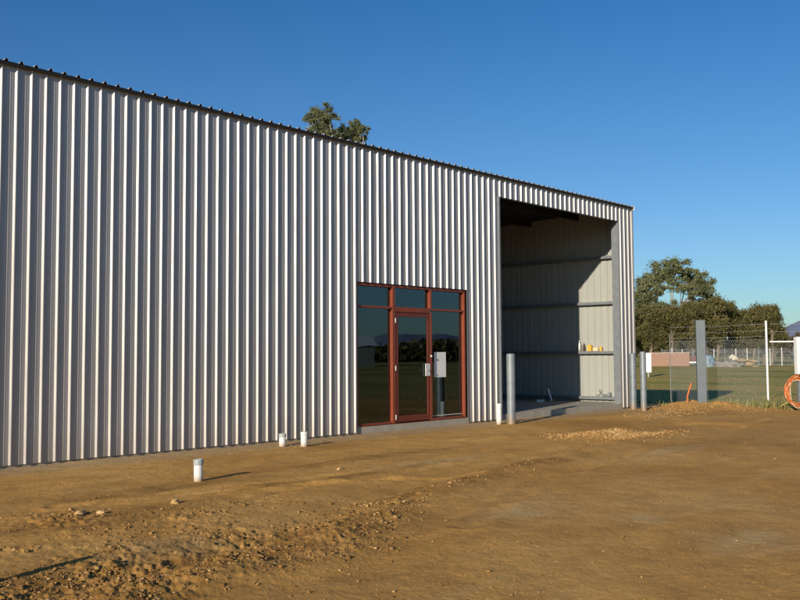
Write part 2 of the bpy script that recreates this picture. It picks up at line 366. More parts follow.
# ------------------------------------------------------------------ clods, gravel
def ico(sub):
    import bmesh
    bm=bmesh.new(); bmesh.ops.create_icosphere(bm,subdivisions=sub,radius=1)
    v=np.array([v.co[:] for v in bm.verts]); f=np.array([[q.index for q in p.verts] for p in bm.faces]); bm.free(); return v,f
def scatter_clods(pts,sizes,sub,sink=.25,flat=.62):
    v0,f0=ico(sub); n=len(pts); jit=1+rng.uniform(-.42,.42,(n,len(v0),1))
    P=v0[None]*jit
    a=rng.uniform(0,2*np.pi,n); ca,sa=np.cos(a)[:,None],np.sin(a)[:,None]
    sx=rng.uniform(.75,1.35,(n,1)); 
    x=P[...,0]*sx*ca-P[...,1]*sa; y=P[...,0]*sx*sa+P[...,1]*ca; z=P[...,2]*flat*rng.uniform(.7,1.3,(n,1))
    Q=np.stack([x,y,z],-1)*sizes[:,None,None]
    h=ground_h(pts[:,0],pts[:,1]); Q[...,0]+=pts[:,0:1]; Q[...,1]+=pts[:,1:2]; Q[...,2]+=(h+sizes*flat*(1-sink*2))[:,None]
    F=(f0[None]+(np.arange(n)*len(v0))[:,None,None]).reshape(-1,3)
    return Q.reshape(-1,3),F,np.repeat(rng.uniform(0,1,n),len(v0))
def mat_clod(name,a,b_,c):
    m,t,b=nt(name); at=N(t,'ShaderNodeAttribute',attribute_name='shade')
    cc=ramp(t,at.outputs['Fac'],[(0,a),(.6,b_),(1,c)]); cc=mix(t,.6,cc,ramp(t,noise(t,45,4,.6,coords(t)),[(.3,.7),(.7,1.25)]),'MULTIPLY')
    t.links.new(cc,b.inputs['Base Color']); b.inputs['Roughness'].default_value=.95; b.inputs['Specular IOR Level'].default_value=.1
    bump(t,b,noise(t,90,3,.6,coords(t)),.5,.004); return m
CLOD=mat_clod('brown clod',(.18,.098,.034),(.30,.165,.056),(.46,.29,.12))
PALE=mat_clod('pale clod',(.34,.19,.066),(.46,.275,.105),(.58,.39,.18))
# rough zone clods
pp=[];ss=[]
for (a,b_,r,k) in ROUGH:
    n=int(1700*k*r*r/.25); q=rng.normal(0,r*.62,(n,2))+[a,b_]; pp.append(q); ss.append(rng.lognormal(math.log(.0048),.60,n))
pp=np.vstack(pp); ss=np.clip(np.concatenate(ss),.002,.022)
cl=fbm(pp[:,0]*3.2,pp[:,1]*3.2,3,91); keep=(cl>.05)|(ss<.004); pp=pp[keep]; ss=ss[keep]
# along the berm
BP=np.array(BERM); tt=rng.uniform(0,1,1300)**1.2*(len(BERM)-1.01); k=tt.astype(int); q=BP[k]+(BP[k+1]-BP[k])*(tt-k)[:,None]
q=q+rng.normal(0,.13,q.shape); s2=np.clip(rng.lognormal(math.log(.0055),.5,len(q)),.003,.018)
# general scatter over the pad
n=15000; d=3.2*np.exp(rng.uniform(0,math.log(24/3.2),n)); a=YAW+rng.uniform(-.5,.5,n); g=np.stack([d*np.sin(a),d*np.cos(a)-DD],1)
keep=(g[:,1]<-.12)&(g[:,0]<edge_x(g[:,1])); g=g[keep]; s3=np.clip(rng.lognormal(math.log(.0032),.6,len(g)),.0015,.018)
left=(vnoise(g[:,0]*.8,g[:,1]*.8,5)>-.1)|(g[:,0]<6); g=g[left]; s3=s3[left]
allp=np.vstack([pp,q,g]); alls=np.concatenate([ss,s2,s3])
v_,f_,c_1=scatter_clods(allp,alls,1)
tag(mesh_np('dirt_clods',v_,f_,CLOD,col=c_1),kind='stuff',label='loose brown clods and gravel strewn over the graded dirt yard',cat='soil')
n=2600; q=rng.normal(0,1,(n,2))*[.42,.26]; q=np.stack([q[:,0]*.93-q[:,1]*.2+15.0,q[:,0]*-.30+q[:,1]-3.75],1)
q=np.vstack([q,rng.normal(0,1,(1600,2))*[.75,.38]+[15.1,-3.85]]); s4=np.concatenate([np.clip(rng.lognormal(math.log(.011),.5,n),.004,.036),np.clip(rng.lognormal(math.log(.006),.5,1600),.002,.018)])
v_,f_,c_1=scatter_clods(q,s4,1,.2,.7)
tag(mesh_np('rubble_mound',v_,f_,PALE,col=c_1),'low spread mound of pale broken clods in front of the open bay','mound',kind='stuff')
n=3200; q=rng.normal(0,1,(n,2))*[.75,.85]+[22.9,-1.7]; q2=rng.normal(0,1,(900,2))*[.9,.35]+[20.6,-2.2]; q=np.vstack([q,q2])
q=q[(q[:,1]<-.35)]; s4=np.clip(rng.lognormal(math.log(.007),.5,len(q)),.003,.026)
v_,f_,c_1=scatter_clods(q,s4,1,.25,.6)
tag(mesh_np('dirt_heap_clods',v_,f_,PALE,col=c_1),'pale clods covering the dirt heap at the foot of the square grey post','soil',kind='stuff')
# a few single stones
def stone(x,y,s,label,mat):
    v0,f0=ico(3); v=v0.copy(); d=1+.28*vnoise(v[:,0]*1.7+x,v[:,1]*1.7+v[:,2]*2.1,3)+.08*vnoise(v[:,0]*5,v[:,2]*5+v[:,1]*3,4); v*=d[:,None]; v*=[1.25*s,.8*s,.62*s]
    o=mesh_np('stone',v,f0,mat,smooth=True,col=np.full(len(v),.9)); o.location=(x,y,float(ground_h(np.array([x]),np.array([y]))[0])+s*.3); o.rotation_euler=(0,0,random.uniform(0,3)); tag(o,label,'stone',None)
stone(5.32,-4.37,.048,'pale fist sized stone lying on smooth dirt below the nearest white pipe',PALE)
stone(4.40,-4.22,.05,'cream stone nearest the left edge of the photo, half sunk in rough dirt',PALE)
stone(4.55,-4.32,.035,'small cream stone just right of the bigger cream stone at the left',PALE)
stone(8.3,-3.6,.04,'small pale stone alone on the dirt below the pair of white pipes',PALE)

# ------------------------------------------------------------------ the shed
P=.209; X0=5.4925+.012
TOP=5.41; LX=X0-P*46; CX=22.87; OPL,OPR,OPT=16.72,22.12,4.97; DL,DR,DT=12.25,15.545,2.822; DEPTH=14.0
SL=.12
def profile(u0,u1,ph,cr=.007,wb=.017,dp=.031):
    """(u, out) points of the trapezoidal sheet between u0 and u1"""
    pts=[]; k0=int(math.floor((u0-ph)/P))-1; k=k0
    while True:
        c=ph+k*P
        raw=[(c-cr-wb,0),(c-cr,dp*.93),(c-cr*.4,dp),(c+cr*.4,dp),(c+cr,dp*.93),(c+cr+wb,0),(c+P/2-.024,0),(c+P/2-.018,.0035),(c+P/2-.010,0),(c+P/2+.012,0),(c+P/2+.020,.0035),(c+P/2+.026,0)]
        pts+=raw
        if c>u1: break
        k+=1
    out=[]
    for (a,b_),(c,d) in zip(pts[:-1],pts[1:]):
        for e in (u0,u1):
            if a<e<c: out.append((e,b_+(d-b_)*(e-a)/(c-a)))
        if u0<=c<=u1: out.append((c,d))
    return sorted(set(out))
shed=empty('steel_shed',(LX,0,0),'long silver corrugated steel shed with an open bay and red framed entrance','shed')
def P_(o): o.matrix_parent_inverse=Matrix.Translation((-LX,0,0)); return o
fc=MB()
def panel(u0,u1,z0,z1,ph=X0):
    pr=profile(u0,u1,ph); n=len(pr)
    zs=[z0,z1]
    vs=[(u,-d,z) for z in zs for (u,d) in pr]
    fc.add(vs,[(i,i+1,n+i+1,n+i) for i in range(n-1)])
panel(LX,DL,.02,TOP); panel(DL,DR,DT,TOP); panel(DR,OPL,.02,TOP); panel(OPL,OPR,OPT,TOP); panel(OPR,CX-.03,.02,TOP)
fw_=P_(fc.build('wall',ZINC,shed)); fw_['label']='front wall of silver ribbed sheeting'
# side wall seen from inside (ribs outward)
sw=MB(); pr=profile(.0,DEPTH,.1); n=len(pr)
sw.add([(22.82+d,u,z) for z in (.02,TOP-.03) for (u,d) in pr],[(i+1,i,n+i,n+i+1) for i in range(n-1)])
P_(sw.build('wall',LINING,shed))['label']='end wall of pale cream sheeting at the open bay'
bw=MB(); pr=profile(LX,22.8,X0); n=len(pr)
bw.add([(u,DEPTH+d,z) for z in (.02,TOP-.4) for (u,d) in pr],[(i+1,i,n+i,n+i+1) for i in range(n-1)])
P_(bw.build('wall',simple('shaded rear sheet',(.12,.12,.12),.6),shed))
lw_=MB(); pr=profile(.0,DEPTH,.1); n=len(pr)
lw_.add([(LX-d,u,z) for z in (.02,TOP-.03) for (u,d) in pr],[(i,i+1,n+i+1,n+i) for i in range(n-1)])
P_(lw_.build('wall',ZINC,shed))
# roof: ribs run front to back, falling a little to the rear
rf=MB(); pr=profile(LX-.03,CX+.03,X0+.03,.012,.02,.038); n=len(pr); rz=lambda y: TOP+.012-max(y,0)*.022
rf.add([(u,y,rz(y)+d) for y in (-.075,DEPTH+.1) for (u,d) in pr],[(i,i+1,n+i+1,n+i) for i in range(n-1)])
ru=MB().add([(u,y,rz(y)+d-.004) for y in (-.072,DEPTH+.1) for (u,d) in pr],[(i+1,i,n+i,n+i+1) for i in range(n-1)])
roof=P_(rf.build('roof',ZROOF,shed))
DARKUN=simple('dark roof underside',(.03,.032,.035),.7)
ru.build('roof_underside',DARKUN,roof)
ev=MB().box(LX,CX,-.070,-.055,TOP-.028,TOP+.008)  # added near-black strip: painted shade under the overhanging roof sheet
(ev.build('eave_shade_strip',simple('painted eave shade',(.014,.015,.018),.7),roof))
# flashings
P_(MB().box(CX-.035,CX+.012,-.047,-.042,.02,TOP-.02).box(CX+.007,CX+.012,-.042,.06,.02,TOP-.02).build('corner_flashing',ZINC,shed))
P_(MB().box(CX+.032,CX+.040,-.08,.9,TOP-.06,TOP+.055).build('barge_flashing',WHITE,shed))
jf=MB().box(OPL-.004,OPL+.035,-.040,-.002,.02,OPT).box(OPL+.030,OPL+.036,-.002,.19,.13,OPT); P_(jf.build('jamb_flashing',GALV,shed))
P_(MB().box(OPL,OPR,-.001,.004,OPT-.002,OPT+.02).box(OPL+.04,OPR,.006,.2,OPT+.03,OPT+.036).build('header_flashing',GALV,shed))
# slab
P_(MB().box(LX+.02,22.80,.02,DEPTH-.02,-.25,SL,.012).build('slab',CONC,shed))
# steel frame: columns (C sections), girts, purlins, rafters
def csec(x0,x1,y0,y1,z0,z1,open_='y'):
    m=MB(); th=.008
    m.box(x0,x0+th,y0,y1,z0,z1).box(x0+th,x1,y0,y0+th,z0,z1).box(x0+th,x1,y1-th,y1,z0,z1); return m
P_(csec(22.13,22.23,.006,.206,SL+.001,OPT+.4).box(22.10,22.30,-.02+.03,.26,SL+.0005,SL+.012).build('column',GALV,shed))
P_(csec(16.80,16.90,.21,.40,SL+.001,OPT+.3).build('column',GALV,shed))
for yy_ in (7.0,13.7): P_(csec(22.46,22.64,yy_,yy_+.15,SL+.001,TOP-.5).build('column',GALV,shed))
for z in (.19,1.44,2.80,4.06):
    g=MB().box(22.655,22.663,.03,DEPTH-.1,z-.0,z+.075).box(22.663,22.812,.03,DEPTH-.1,z+.067,z+.075).box(22.663,22.812,.03,DEPTH-.1,z,z+.008)
    P_(g.build('girt',GALV,shed))
PURL=simple('dull purlin steel',(.028,.03,.034),.5,.3)
for y in (.35,1.6,3.2,4.8,6.4,8.0,9.6,11.2,12.8):
    z=rz(y)-.17; P_(MB().box(OPL,22.8,y,y+.008,z,z+.15).box(OPL,22.8,y+.008,y+.06,z+.142,z+.15).box(OPL,22.8,y+.008,y+.06,z,z+.008).build('purlin',PURL,shed))
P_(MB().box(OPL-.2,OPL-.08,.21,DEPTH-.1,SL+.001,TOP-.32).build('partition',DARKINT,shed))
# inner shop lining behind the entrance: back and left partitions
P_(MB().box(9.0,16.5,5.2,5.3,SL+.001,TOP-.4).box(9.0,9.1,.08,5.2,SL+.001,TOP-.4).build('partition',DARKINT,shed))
# ------------------------------------------------------------------ entrance
YF0,YF1,YG=.022,.115,.092
ent=MB(); zt0,zt1=2.345,2.385; zb=.125
XM1=(13.255,13.335); XM2=(14.385,14.445)
def fr(m,x0,x1,z0,z1,y0=YF0,y1=YF1,bev=.004): m.box(x0,x1,y0,y1,z0,z1,bev)
fr(ent,DL+.005,DL+.05,zb,2.815); fr(ent,DR-.055,DR-.008,zb,2.815)
fr(ent,XM1[0],XM1[1],zb,2.815); fr(ent,XM2[0],XM2[1],2.39,2.813); fr(ent,XM2[0]+.001,XM2[1]-.001,zb,2.30,YF0+.004)
fr(ent,DL+.05,DR-.055,2.762,2.812,YF0+.003); fr(ent,DL+.05,DR-.055,2.345,2.385,YF0+.005,YF1-.002)
fr(ent,XM1[1],XM2[0],2.29,2.345,YF0+.006,YF1-.003)
fr(ent,DL+.05,XM1[0],zb,.165,YF0+.005); fr(ent,XM2[1],DR-.055,zb,.165,YF0+.005)
entrance=P_(ent.build('entrance_frame',REDBR,shed))
def sub(o,par): o.parent=par; o.matrix_parent_inverse=par.matrix_parent_inverse if False else Matrix(); return o
def SP(m,name,mat,smooth=False): 
    o=m.build(name,mat,entrance,smooth); return o
SP(MB().box(DL+.003,DR-.006,.012,.14,SL+.0,zb+.0,0),'threshold',REDLEAF)
for (a,b_,c,d) in [(DL+.05,XM1[0],.165,2.345),(XM2[1],DR-.055,.165,2.345),(DL+.05,XM1[0],2.385,2.762),(XM1[1],XM2[0],2.385,2.762),(XM2[1],DR-.055,2.385,2.762)]:
    SP(MB().box(a-.004,b_+.004,YG,YG+.006,c-.004,d+.004),'glass_pane',GLASS)
dl=MB(); x0,x1=XM1[1]+.006,XM2[0]-.006
fr(dl,x0,x0+.085,.14,2.28,YF0+.008,YF0+.055); fr(dl,x1-.075,x1,.14,2.28,YF0+.008,YF0+.055)
fr(dl,x0+.085,x1-.075,2.20,2.278,YF0+.010,YF0+.053); fr(dl,x0+.085,x1-.075,.142,.265,YF0+.010,YF0+.053)
SP(dl,'door_leaf',REDLEAF)
SP(MB().box(x0+.08,x1-.07,YF0+.028,YF0+.034,.26,2.205),'door_glass',GLASS)
for z in (2.12,1.19,.24): SP(MB().tube([(x0-.002,YF0+.0,z-.045),(x0-.002,YF0+.0,z+.045)],.0105,10).box(x0-.014,x0+.016,YF0+.001,YF0+.007,z-.05,z+.05),'hinge',ALU)
SP(MB().box(x1-.155,x1-.075,YF0-.006,YF0+.008,1.02,1.27,.004).box(x1-.066,x1-.006,YF0-.004,YF0+.006,1.02,1.27,.003).tube([(x1-.11,YF0-.004,1.15),(x1-.11,YF0-.05,1.15),(x1-.19,YF0-.055,1.15)],.009,8),'lock_plate',ALU)
SP(MB().lathe((0,0,0),[(0,0),(.022,0),(.024,.006),(.018,.02),(0,.022)],14),'door_knob',ALU).matrix_local=Matrix.Translation((XM2[0]+.02,YF0+.0,1.42))@Matrix.Rotation(R(90),4,'X')
SP(MB().box(XM2[1]+.02,DR-.075,YG-.012,YG-.002,.20,.212),'window_bead',ALU)
no=MB().box(14.575,14.955,YG-.0045,YG-.002,.985,1.50).build('paper_notice',PAPER); tag(no,'blank white paper notice stuck inside the glass right of the door','notice')
# ------------------------------------------------------------------ bollards and pipes
def gh(x,y): return float(ground_h(np.array([x]),np.array([y]))[0])
def bollard(x,y,h,r,label,g):
    z=gh(x,y)
    b_=empty('bollard',(x,y,z),label,'bollard','grey steel bollards standing by the open bay')
    MB().lathe((0,0,0),[(r,-.1),(r,h-.03),(r*.985,h-.012),(r*.9,h-.002)],32).build('post',GALVP,b_,40)
    MB().lathe((0,0,0),[(r*.9,h-.002),(r*.6,h+.008),(0,h+.012)],32).build('cap',GALV,b_,True)
bollard(15.93,-.86,1.46,.088,'tall grey bollard left of the open bay beside a short white pipe',0)
bollard(22.03,-.40,1.45,.082,'grey bollard against the cladding at the right side of the open bay',0)
bollard(21.50,-.97,1.48,.078,'grey bollard right of the shed corner, standing just before the white cabinet',0)
def pipe(x,y,h,r,label,collar=True):
    z=gh(x,y); p_=empty('drain_pipe',(x,y,z),label,'pipe','white pvc pipe stubs rising from the dirt')
    MB().lathe((0,0,0),[(r,-.08),(r,h*.78),(r,h*.8)],28).build('stub',WPVC,p_,40)
    if collar: MB().lathe((0,0,0),[(r+.001,h*.74),(r+.006,h*.76),(r+.006,h-.006),(r+.002,h),(r-.006,h),(r-.006,h*.6)],28).build('collar',GPVC,p_,40)
    else: MB().lathe((0,0,0),[(r+.001,h*.78),(r+.004,h*.8),(r+.004,h-.01),(r,h),(0,h+.003)],28).build('cap',WPVC,p_,40)
pipe(6.45,-3.17,.255,.052,'white pvc pipe stub standing alone in the dirt, nearest the camera')
pipe(9.90,-.63,.21,.055,'short white pipe stub near the wall, left one of the pair')
pipe(10.10,-.93,.235,.055,'short white pipe stub near the wall, right one of the pair',False)
pipe(15.77,-.66,.43,.055,'taller white pipe stub right of the entrance, beside the grey bollard',False)
# timber stake just outside the frame, its shadow falls across the lower left corner
st=MB().box(-.04,.04,-.035,.035,-.1,.36,.003).build('timber_stake',WOOD,loc=(2.36,-6.13,gh(2.36,-6.13))); st.rotation_euler=(R(4),R(-3),.3)
tag(st,'short timber survey stake in the dirt whose shadow falls at the lower left','stake')
# ------------------------------------------------------------------ things in the bay
gz=1.516
def bottle(x,y,z,r,h,mat,label,capm=None,name='bottle',cat='bottle'):
    o=MB().lathe((0,0,0),[(0,0),(r*.95,0),(r,.008),(r,h*.62),(r*.85,h*.72),(r*.35,h*.80),(r*.33,h*.9)],18).build(name,mat,smooth=40,loc=(x,y,z)); tag(o,label,cat,None)
    MB().lathe((0,0,0),[(r*.4,h*.88),(r*.42,h*.99),(0,h)],14).build('cap',capm or WHITE,o,40)
bottle(22.72,1.60,gz,.036,.30,WPVC,'tall white bottle on the wall rail, first item from the left')
bottle(22.72,1.46,gz,.032,.23,AMBER,'dark brown bottle on the wall rail beside the tall white bottle',BLACK)
o=MB().box(-.05,.05,-.06,.06,0,.16,.012).box(-.03,.03,-.03,.03,.16,.19,.008).build('oil_tin',YELLOW,loc=(22.73,1.27,gz)); tag(o,'taller yellow tin on the wall rail, next to the dark bottle','tin')
o=MB().box(-.05,.05,-.08,.08,0,.10,.015).build('foam_block',CREAMC,loc=(22.73,1.08,gz)); tag(o,'pale orange block between the yellow tins on the wall rail','block')
o=MB().lathe((0,0,0),[(0,0),(.04,0),(.04,.12),(.03,.13),(0,.13)],16).build('paint_tin',YELLOW,loc=(22.73,.93,gz),smooth=40); tag(o,'squat round yellow tin at the right end of the wall rail items','tin')
gl_=empty('power_tool',(22.73,.80,.267),'small grey hand tool with curled lead on the lowest rail in the sun','tool')
MB().box(-.04,.04,-.11,.09,0,.07,.02).box(-.03,.03,-.15,-.09,.01,.12,.012).build('body',GALV,gl_)
MB().tube([(.0,.09,.03),(.0,.16,.10),(.0,.22,.17),(.0,.18,.20),(.0,.13,.15),(.0,.2,.05),(.0,.3,.012)],.007,6).build('lead',BLACK,gl_,True)
o=MB().box(-.13,.13,-.09,.09,0,.06,.006).build('white_carton',WHITE,loc=(21.7,2.25,SL+.002)); o.rotation_euler=(0,0,.5); tag(o,'low white carton on the shaded concrete floor of the bay','carton')
o=MB().tube([(0,0,0),(.05,.16,.34)],.025,8).build('pipe_offcut',WHITE,loc=(22.2,2.2,SL+.002)); tag(o,'white pipe offcut leaning upright by the shaded end wall','pipe')

# ------------------------------------------------------------------ gate post, fence, gate
POSTM=simple('dull grey post',(.125,.145,.165),.5,.2,.10,5)
gp=empty('gate_post',(23.22,-1.73,.1),'thick square grey steel post rising from the dirt heap','post')
MB().box(-.115,.115,-.115,.115,-.3,2.19,.012).build('post',POSTM,gp); MB().box(-.118,.118,-.118,.118,2.19,2.20,.003).build('cap',GALV,gp)
gp.rotation_euler=(0,0,R(30))
A0=Vector((24.52,-2.95,0)); A1=Vector((25.62,.30,0))
MESHM=simple('galvanised wire',(.42,.45,.46),.45,.4,.1,9)
MESHM2=simple('weathered wire',(.17,.18,.18),.5,.3,.1,9)
def chain(a,b_,z0,z1,cell,r,off=.0):
    """two crossing families of diagonal wires between a and b"""
    d=(b_-a); L=d.length; d.normalize(); nrm=Vector((-d.y,d.x,0)); m=MB(); H=z1-z0; step=cell*math.sqrt(2)
    for sgn in (1,-1):
        k=-H
        while k<L+H:
            s0,s1=(k,k+H) if sgn>0 else (k+H,k)
            pts=[]
            lo,hi=0.0,1.0
            # clip s in [0,L]
            def s(tq): return s0+(s1-s0)*tq
            for e in (0,L):
                if (s(0)-e)*(s(1)-e)<0:
                    tq=(e-s0)/(s1-s0)
                    if (s(0)<0 and e==0) or (s(0)>L and e==L): lo=max(lo,tq)
                    else: hi=min(hi,tq)
            if max(s(0),s(1))<=0 or min(s(0),s(1))>=L or hi<=lo: k+=step; continue
            o=nrm*(off+sgn*r*.9)
            p0=a+d*s(lo)+o; p0.z=z0+H*lo; p1=a+d*s(hi)+o; p1.z=z0+H*hi
            m.tube([p0,p1],r,4,False); k+=step
    return m
def fence_part_mesh(m,name,mat,par,base): 
    o=m.build(name,mat,par); o.matrix_parent_inverse=Matrix.Translation(-Vector(base)); return o
fe=empty('chain_link_fence',tuple(A0),'chain link fence with barbed wires between the white post and the shed','fence')
fence_part_mesh(chain(A0+Vector((.02,.05,0)),A1,-.02,1.80,.058,.0021),'wire_mesh',MESHM,fe,A0)
wb=MB()
def strand(m,a,b_,z,r=.0032,barbs=True):
    d=(b_-a); n=max(2,int(d.length/.5)); pts=[]
    for i in range(n+1):
        q=a+d*(i/n); q.z=z-.018*math.sin(math.pi*i/n); pts.append(q)
    m.tube(pts,r,5)
    if barbs:
        k=int(d.length/.12)
        for i in range(k):
            q=a+d*((i+.5)/k); q.z=z-.018*math.sin(math.pi*(i+.5)/k)
            m.tube([q+Vector((.006,.006,-.02)),q+Vector((-.006,-.006,.02))],.0018,3)
for z in (2.2,2.03,1.88): strand(wb,A0,A1,z)
fence_part_mesh(wb,'barbed_wire',MESHM,fe,A0)
wm=MB()
for z in (1.80,.9,.03): strand(wm,A0,A1,z,.002,False)
fence_part_mesh(wm,'tension_wire',MESHM,fe,A0)
fence_part_mesh(MB().tube([tuple(A1+Vector((0,0,-.5))),tuple(A1+Vector((0,0,2.0)))],.014,8),'post',MESHM2,fe,A0)
wp=MB().tube([(0,0,-.4),(0,0,2.27)],.028,14).tube([(0,0,2.27),(0,0,2.285)],[.03,.02],14)
o=fence_part_mesh(wp,'post',WHITE,fe,(0,0,0)); o.matrix_parent_inverse=Matrix(); o['label']='white painted end post'
# gate leaf to the right of the white post
B1=A0+Vector((.42,-.92,0))*2.6
ga=empty('chain_link_gate',tuple(A0+Vector((.03,-.07,0))),'white tube framed wire gate between the white post and the meter box','gate')
q0=A0+Vector((.03,-.07,0)); fr_=MB().tube([q0+Vector((0,0,1.73)),B1+Vector((0,0,1.73))],.021,10)
fr_.tube([B1+Vector((0,0,-.3)),B1+Vector((0,0,1.73))],.021,10)
fence_part_mesh(fr_,'frame',WHITE,ga,q0)
fence_part_mesh(chain(q0,B1,-.25,1.72,.058,.0017),'wire_mesh',MESHM2,ga,q0)
wb=MB(); [strand(wb,q0,B1,z) for z in (2.2,2.0)]; fence_part_mesh(wb,'barbed_wire',MESHM,ga,q0)
# builder's power pole with white box
mbx=empty('power_box',(23.33,-4.20,-.02),'white power box on a grey post at the right edge of the yard','meter box')
mbx.rotation_euler=(0,0,R(-41))
MB().box(-.075,.075,-.05,.05,-.3,1.86,.006).build('post',GALVP,mbx)
bx=MB().box(-.19,.27,-.20,-.055,.94,1.84,.012).build('box',WHITE,mbx)
MB().box(-.165,.245,-.212,-.202,.965,1.815,.006).build('door',WHITE,bx)
MB().box(-.10,.18,-.17,-.06,.87,.938,.004).build('socket_strip',BLACK,mbx)
def coil(cx,cz,rx,rz_,n,r,mat,seed,lab):
    rr=random.Random(seed); pts=[]
    for i in range(n*28):
        a=2*math.pi*i/28; k=i/28; jx=.045*math.sin(k*2.1+seed)+.02*math.sin(a*2+k*1.3); jz=.045*math.cos(k*1.7)+.015*math.sin(a*3+k)
        pts.append((cx+(rx+jx)*math.cos(a)+.012*math.sin(k*3), -.085-.011*(k%5)-.004*math.sin(a*3+k), cz+(rz_+jz)*math.sin(a)+.015*math.cos(k*2)))
    return MB().tube(pts,r,7)
cl_=empty('orange_hose',(23.33,-4.20,-.02),'coiled orange hose hanging on the post under the white power box','hose'); cl_.rotation_euler=(0,0,R(-41))
coil(-.15,.53,.29,.33,9,.0085,ORANGE,1,'').build('coil',ORANGE,cl_,True)
coil(-.14,.49,.26,.34,4,.0075,CREAMC,4,'').build('cord',CREAMC,cl_,True)
pts=[(23.2,-4.0,.28),(23.6,-3.5,.06),(24.4,-3.2,.03)]
for x,y in [(25.2,-2.6),(26.5,-1.9),(28.0,-1.0),(29.6,-.6)]: pts.append((x,y,gh(x,y)+.03))
tag(MB().tube(pts,.012,7).build('extension_lead',simple('yellow lead',(.6,.5,.16),.5),smooth=True),'thin yellow lead trailing over the grass behind the white post','cord')
z=gh(23.0,-1.45); o=MB().tube([(22.86,-1.50,z-.02),(22.98,-1.44,z+.18),(23.10,-1.50,z+.52)],.022,10).build('orange_conduit',ORANGE,smooth=40); tag(o,'orange conduit stub leaning against the left side of the square post','conduit')

# ------------------------------------------------------------------ distant things
FACE=math.atan2(-95,48.7)   # helper direction, objects turned roughly to the camera
def toward(x,y): return math.atan2(-(x),(y+DD))   # local +Y points away from the camera
def farthing(name,x,y,label,cat,group=None): return empty(name,(x,y,gh(x,y)),label,cat,group,toward(x,y))
ub=farthing('utility_cabinet',54,15.6,'white upright cabinet on a short leg in the field beyond the bollards','cabinet')
MB().box(-.20,.20,-.12,.12,.28,1.50,.02).build('cabinet',WHITE,ub); MB().box(-.04,.04,-.04,.04,-.1,.28).build('leg',GALV,ub); MB().box(-.17,.17,-.135,-.122,.33,1.45,.01).build('door',WHITE,ub)
brk=farthing('brick_wall',95.5,34.5,'low pinkish brick wall at the far side of the field','wall')
MB().box(-2.3,2.2,-.15,.15,-.1,1.38).build('wall',BRICK,brk); MB().box(-2.34,2.24,-.19,.19,1.38,1.46,.01).build('coping',simple('cream coping',(.5,.42,.33),.8),brk)
cs=farthing('garden_shed',84,36.6,'small cream shed with dark gable roof half hidden by the steel shed','shed')
MB().box(-3,3.0,-2,2,-.1,2.1).build('wall',simple('cream boards',(.44,.38,.26),.8),cs)
MB().add([(-3.3,-2.3,2.05),(3.3,-2.3,2.05),(3.3,0,2.75),(-3.3,0,2.75),(3.3,2.3,2.05),(-3.3,2.3,2.05)],[(0,1,2,3),(3,2,4,5)]).build('roof',simple('grey roof',(.2,.19,.18),.6),cs)
MB().box(1.2,2.1,-2.02,-2.005,-.05,1.9).build('door',DARKINT,cs)
def lump(name,x,y,rx,ry,h,mat,label,cat,seed,sc=1.6,zoff=0):
    v0,f0=ico(4); v=v0.copy(); nn=fbm(v[:,0]*sc+seed*7,v[:,1]*sc+v[:,2]*sc*1.3,4,seed,.6); v*=(1+.32*nn)[:,None]; v[:,2]=np.maximum(v[:,2],-.15); v*=[rx,ry,h]
    o=mesh_np(name,v,f0,mat); o.location=(x,y,gh(x,y)+zoff); o.rotation_euler=(0,0,toward(x,y)); tag(o,label,cat)
    return o
lump('tarp_pile',89.5,27.6,.75,.8,1.05,BLUE,'blue grey tarpaulin covered pile right of the square post','pile',3,1.4)
lump('rubble_heap',90.4,25.9,1.4,1.0,.62,RUB,'low grey rubble heap between the blue pile and the timber','heap',5,3.2)
lump('boulder',91.5,25.6,.42,.4,.40,ROCK,'pale boulder perched on the grey rubble heap','boulder',8,1.2,.72)
tb=farthing('timber_heap',91.2,24.1,'heap of pale sawn timber planks lying crossed at the far side of the field','timber')
rr=random.Random(5)
for k in range(9):
    a=rr.uniform(-.35,.25); L=rr.uniform(.4,.95); cx=rr.uniform(-.5,.5); z=.10+k*.075; dy=rr.uniform(-.4,.4)
    MB().tube([(cx-L,dy,z+L*.45*(.6 if k>4 else .1)-.1),(cx+L,dy+a,z-.1)],rr.uniform(.035,.075),4).build('plank',WOOD,tb)
rc=farthing('small_trailer',89.8,28.5,'small dark red trailer with white base behind the square post','trailer')
MB().box(-.75,.55,-.5,.5,.55,1.05,.05).build('body',simple('dark red paint',(.12,.03,.03),.5),rc)
MB().box(-.85,.95,-.55,.55,.38,.54,.02).build('chassis',WHITE,rc)
for s in (-.35,.25): MB().tube([(s,-.62,.2),(s,-.5,.2)],.2,18).build('wheel',BLACK,rc)
# far boundary fence with many pale posts
def P3(a,b_,k): return a+(b_-a)*k
FA=Vector((101,38,0)); FB=Vector((104,-6,0)); ff=empty('boundary_fence',tuple(FA),'long wire fence with pale posts along the far side of the field','fence')
npost=36
for i in range(npost+1):
    q=P3(FA,FB,i/npost); z=gh(q.x,q.y); ht=1.95+.1*math.sin(i*2.3)
    o=MB().tube([(q.x-FA.x,q.y-FA.y,z-.1),(q.x-FA.x,q.y-FA.y,z+ht)],.042,6).build('post',WHITE if i%3 else GALVP,ff)
m=MB()
for k in range(0,440):
    q=P3(FA,FB,(k+.5)/440); m.tube([(q.x-FA.x,q.y-FA.y,.02),(q.x-FA.x,q.y-FA.y,1.8)],.008,3,False)
for z in (.1,.6,1.1,1.5,1.8): m.tube([(0,0,z),(FB.x-FA.x,FB.y-FA.y,z)],.008,3)
m.build('wire_mesh',MESHM,ff)
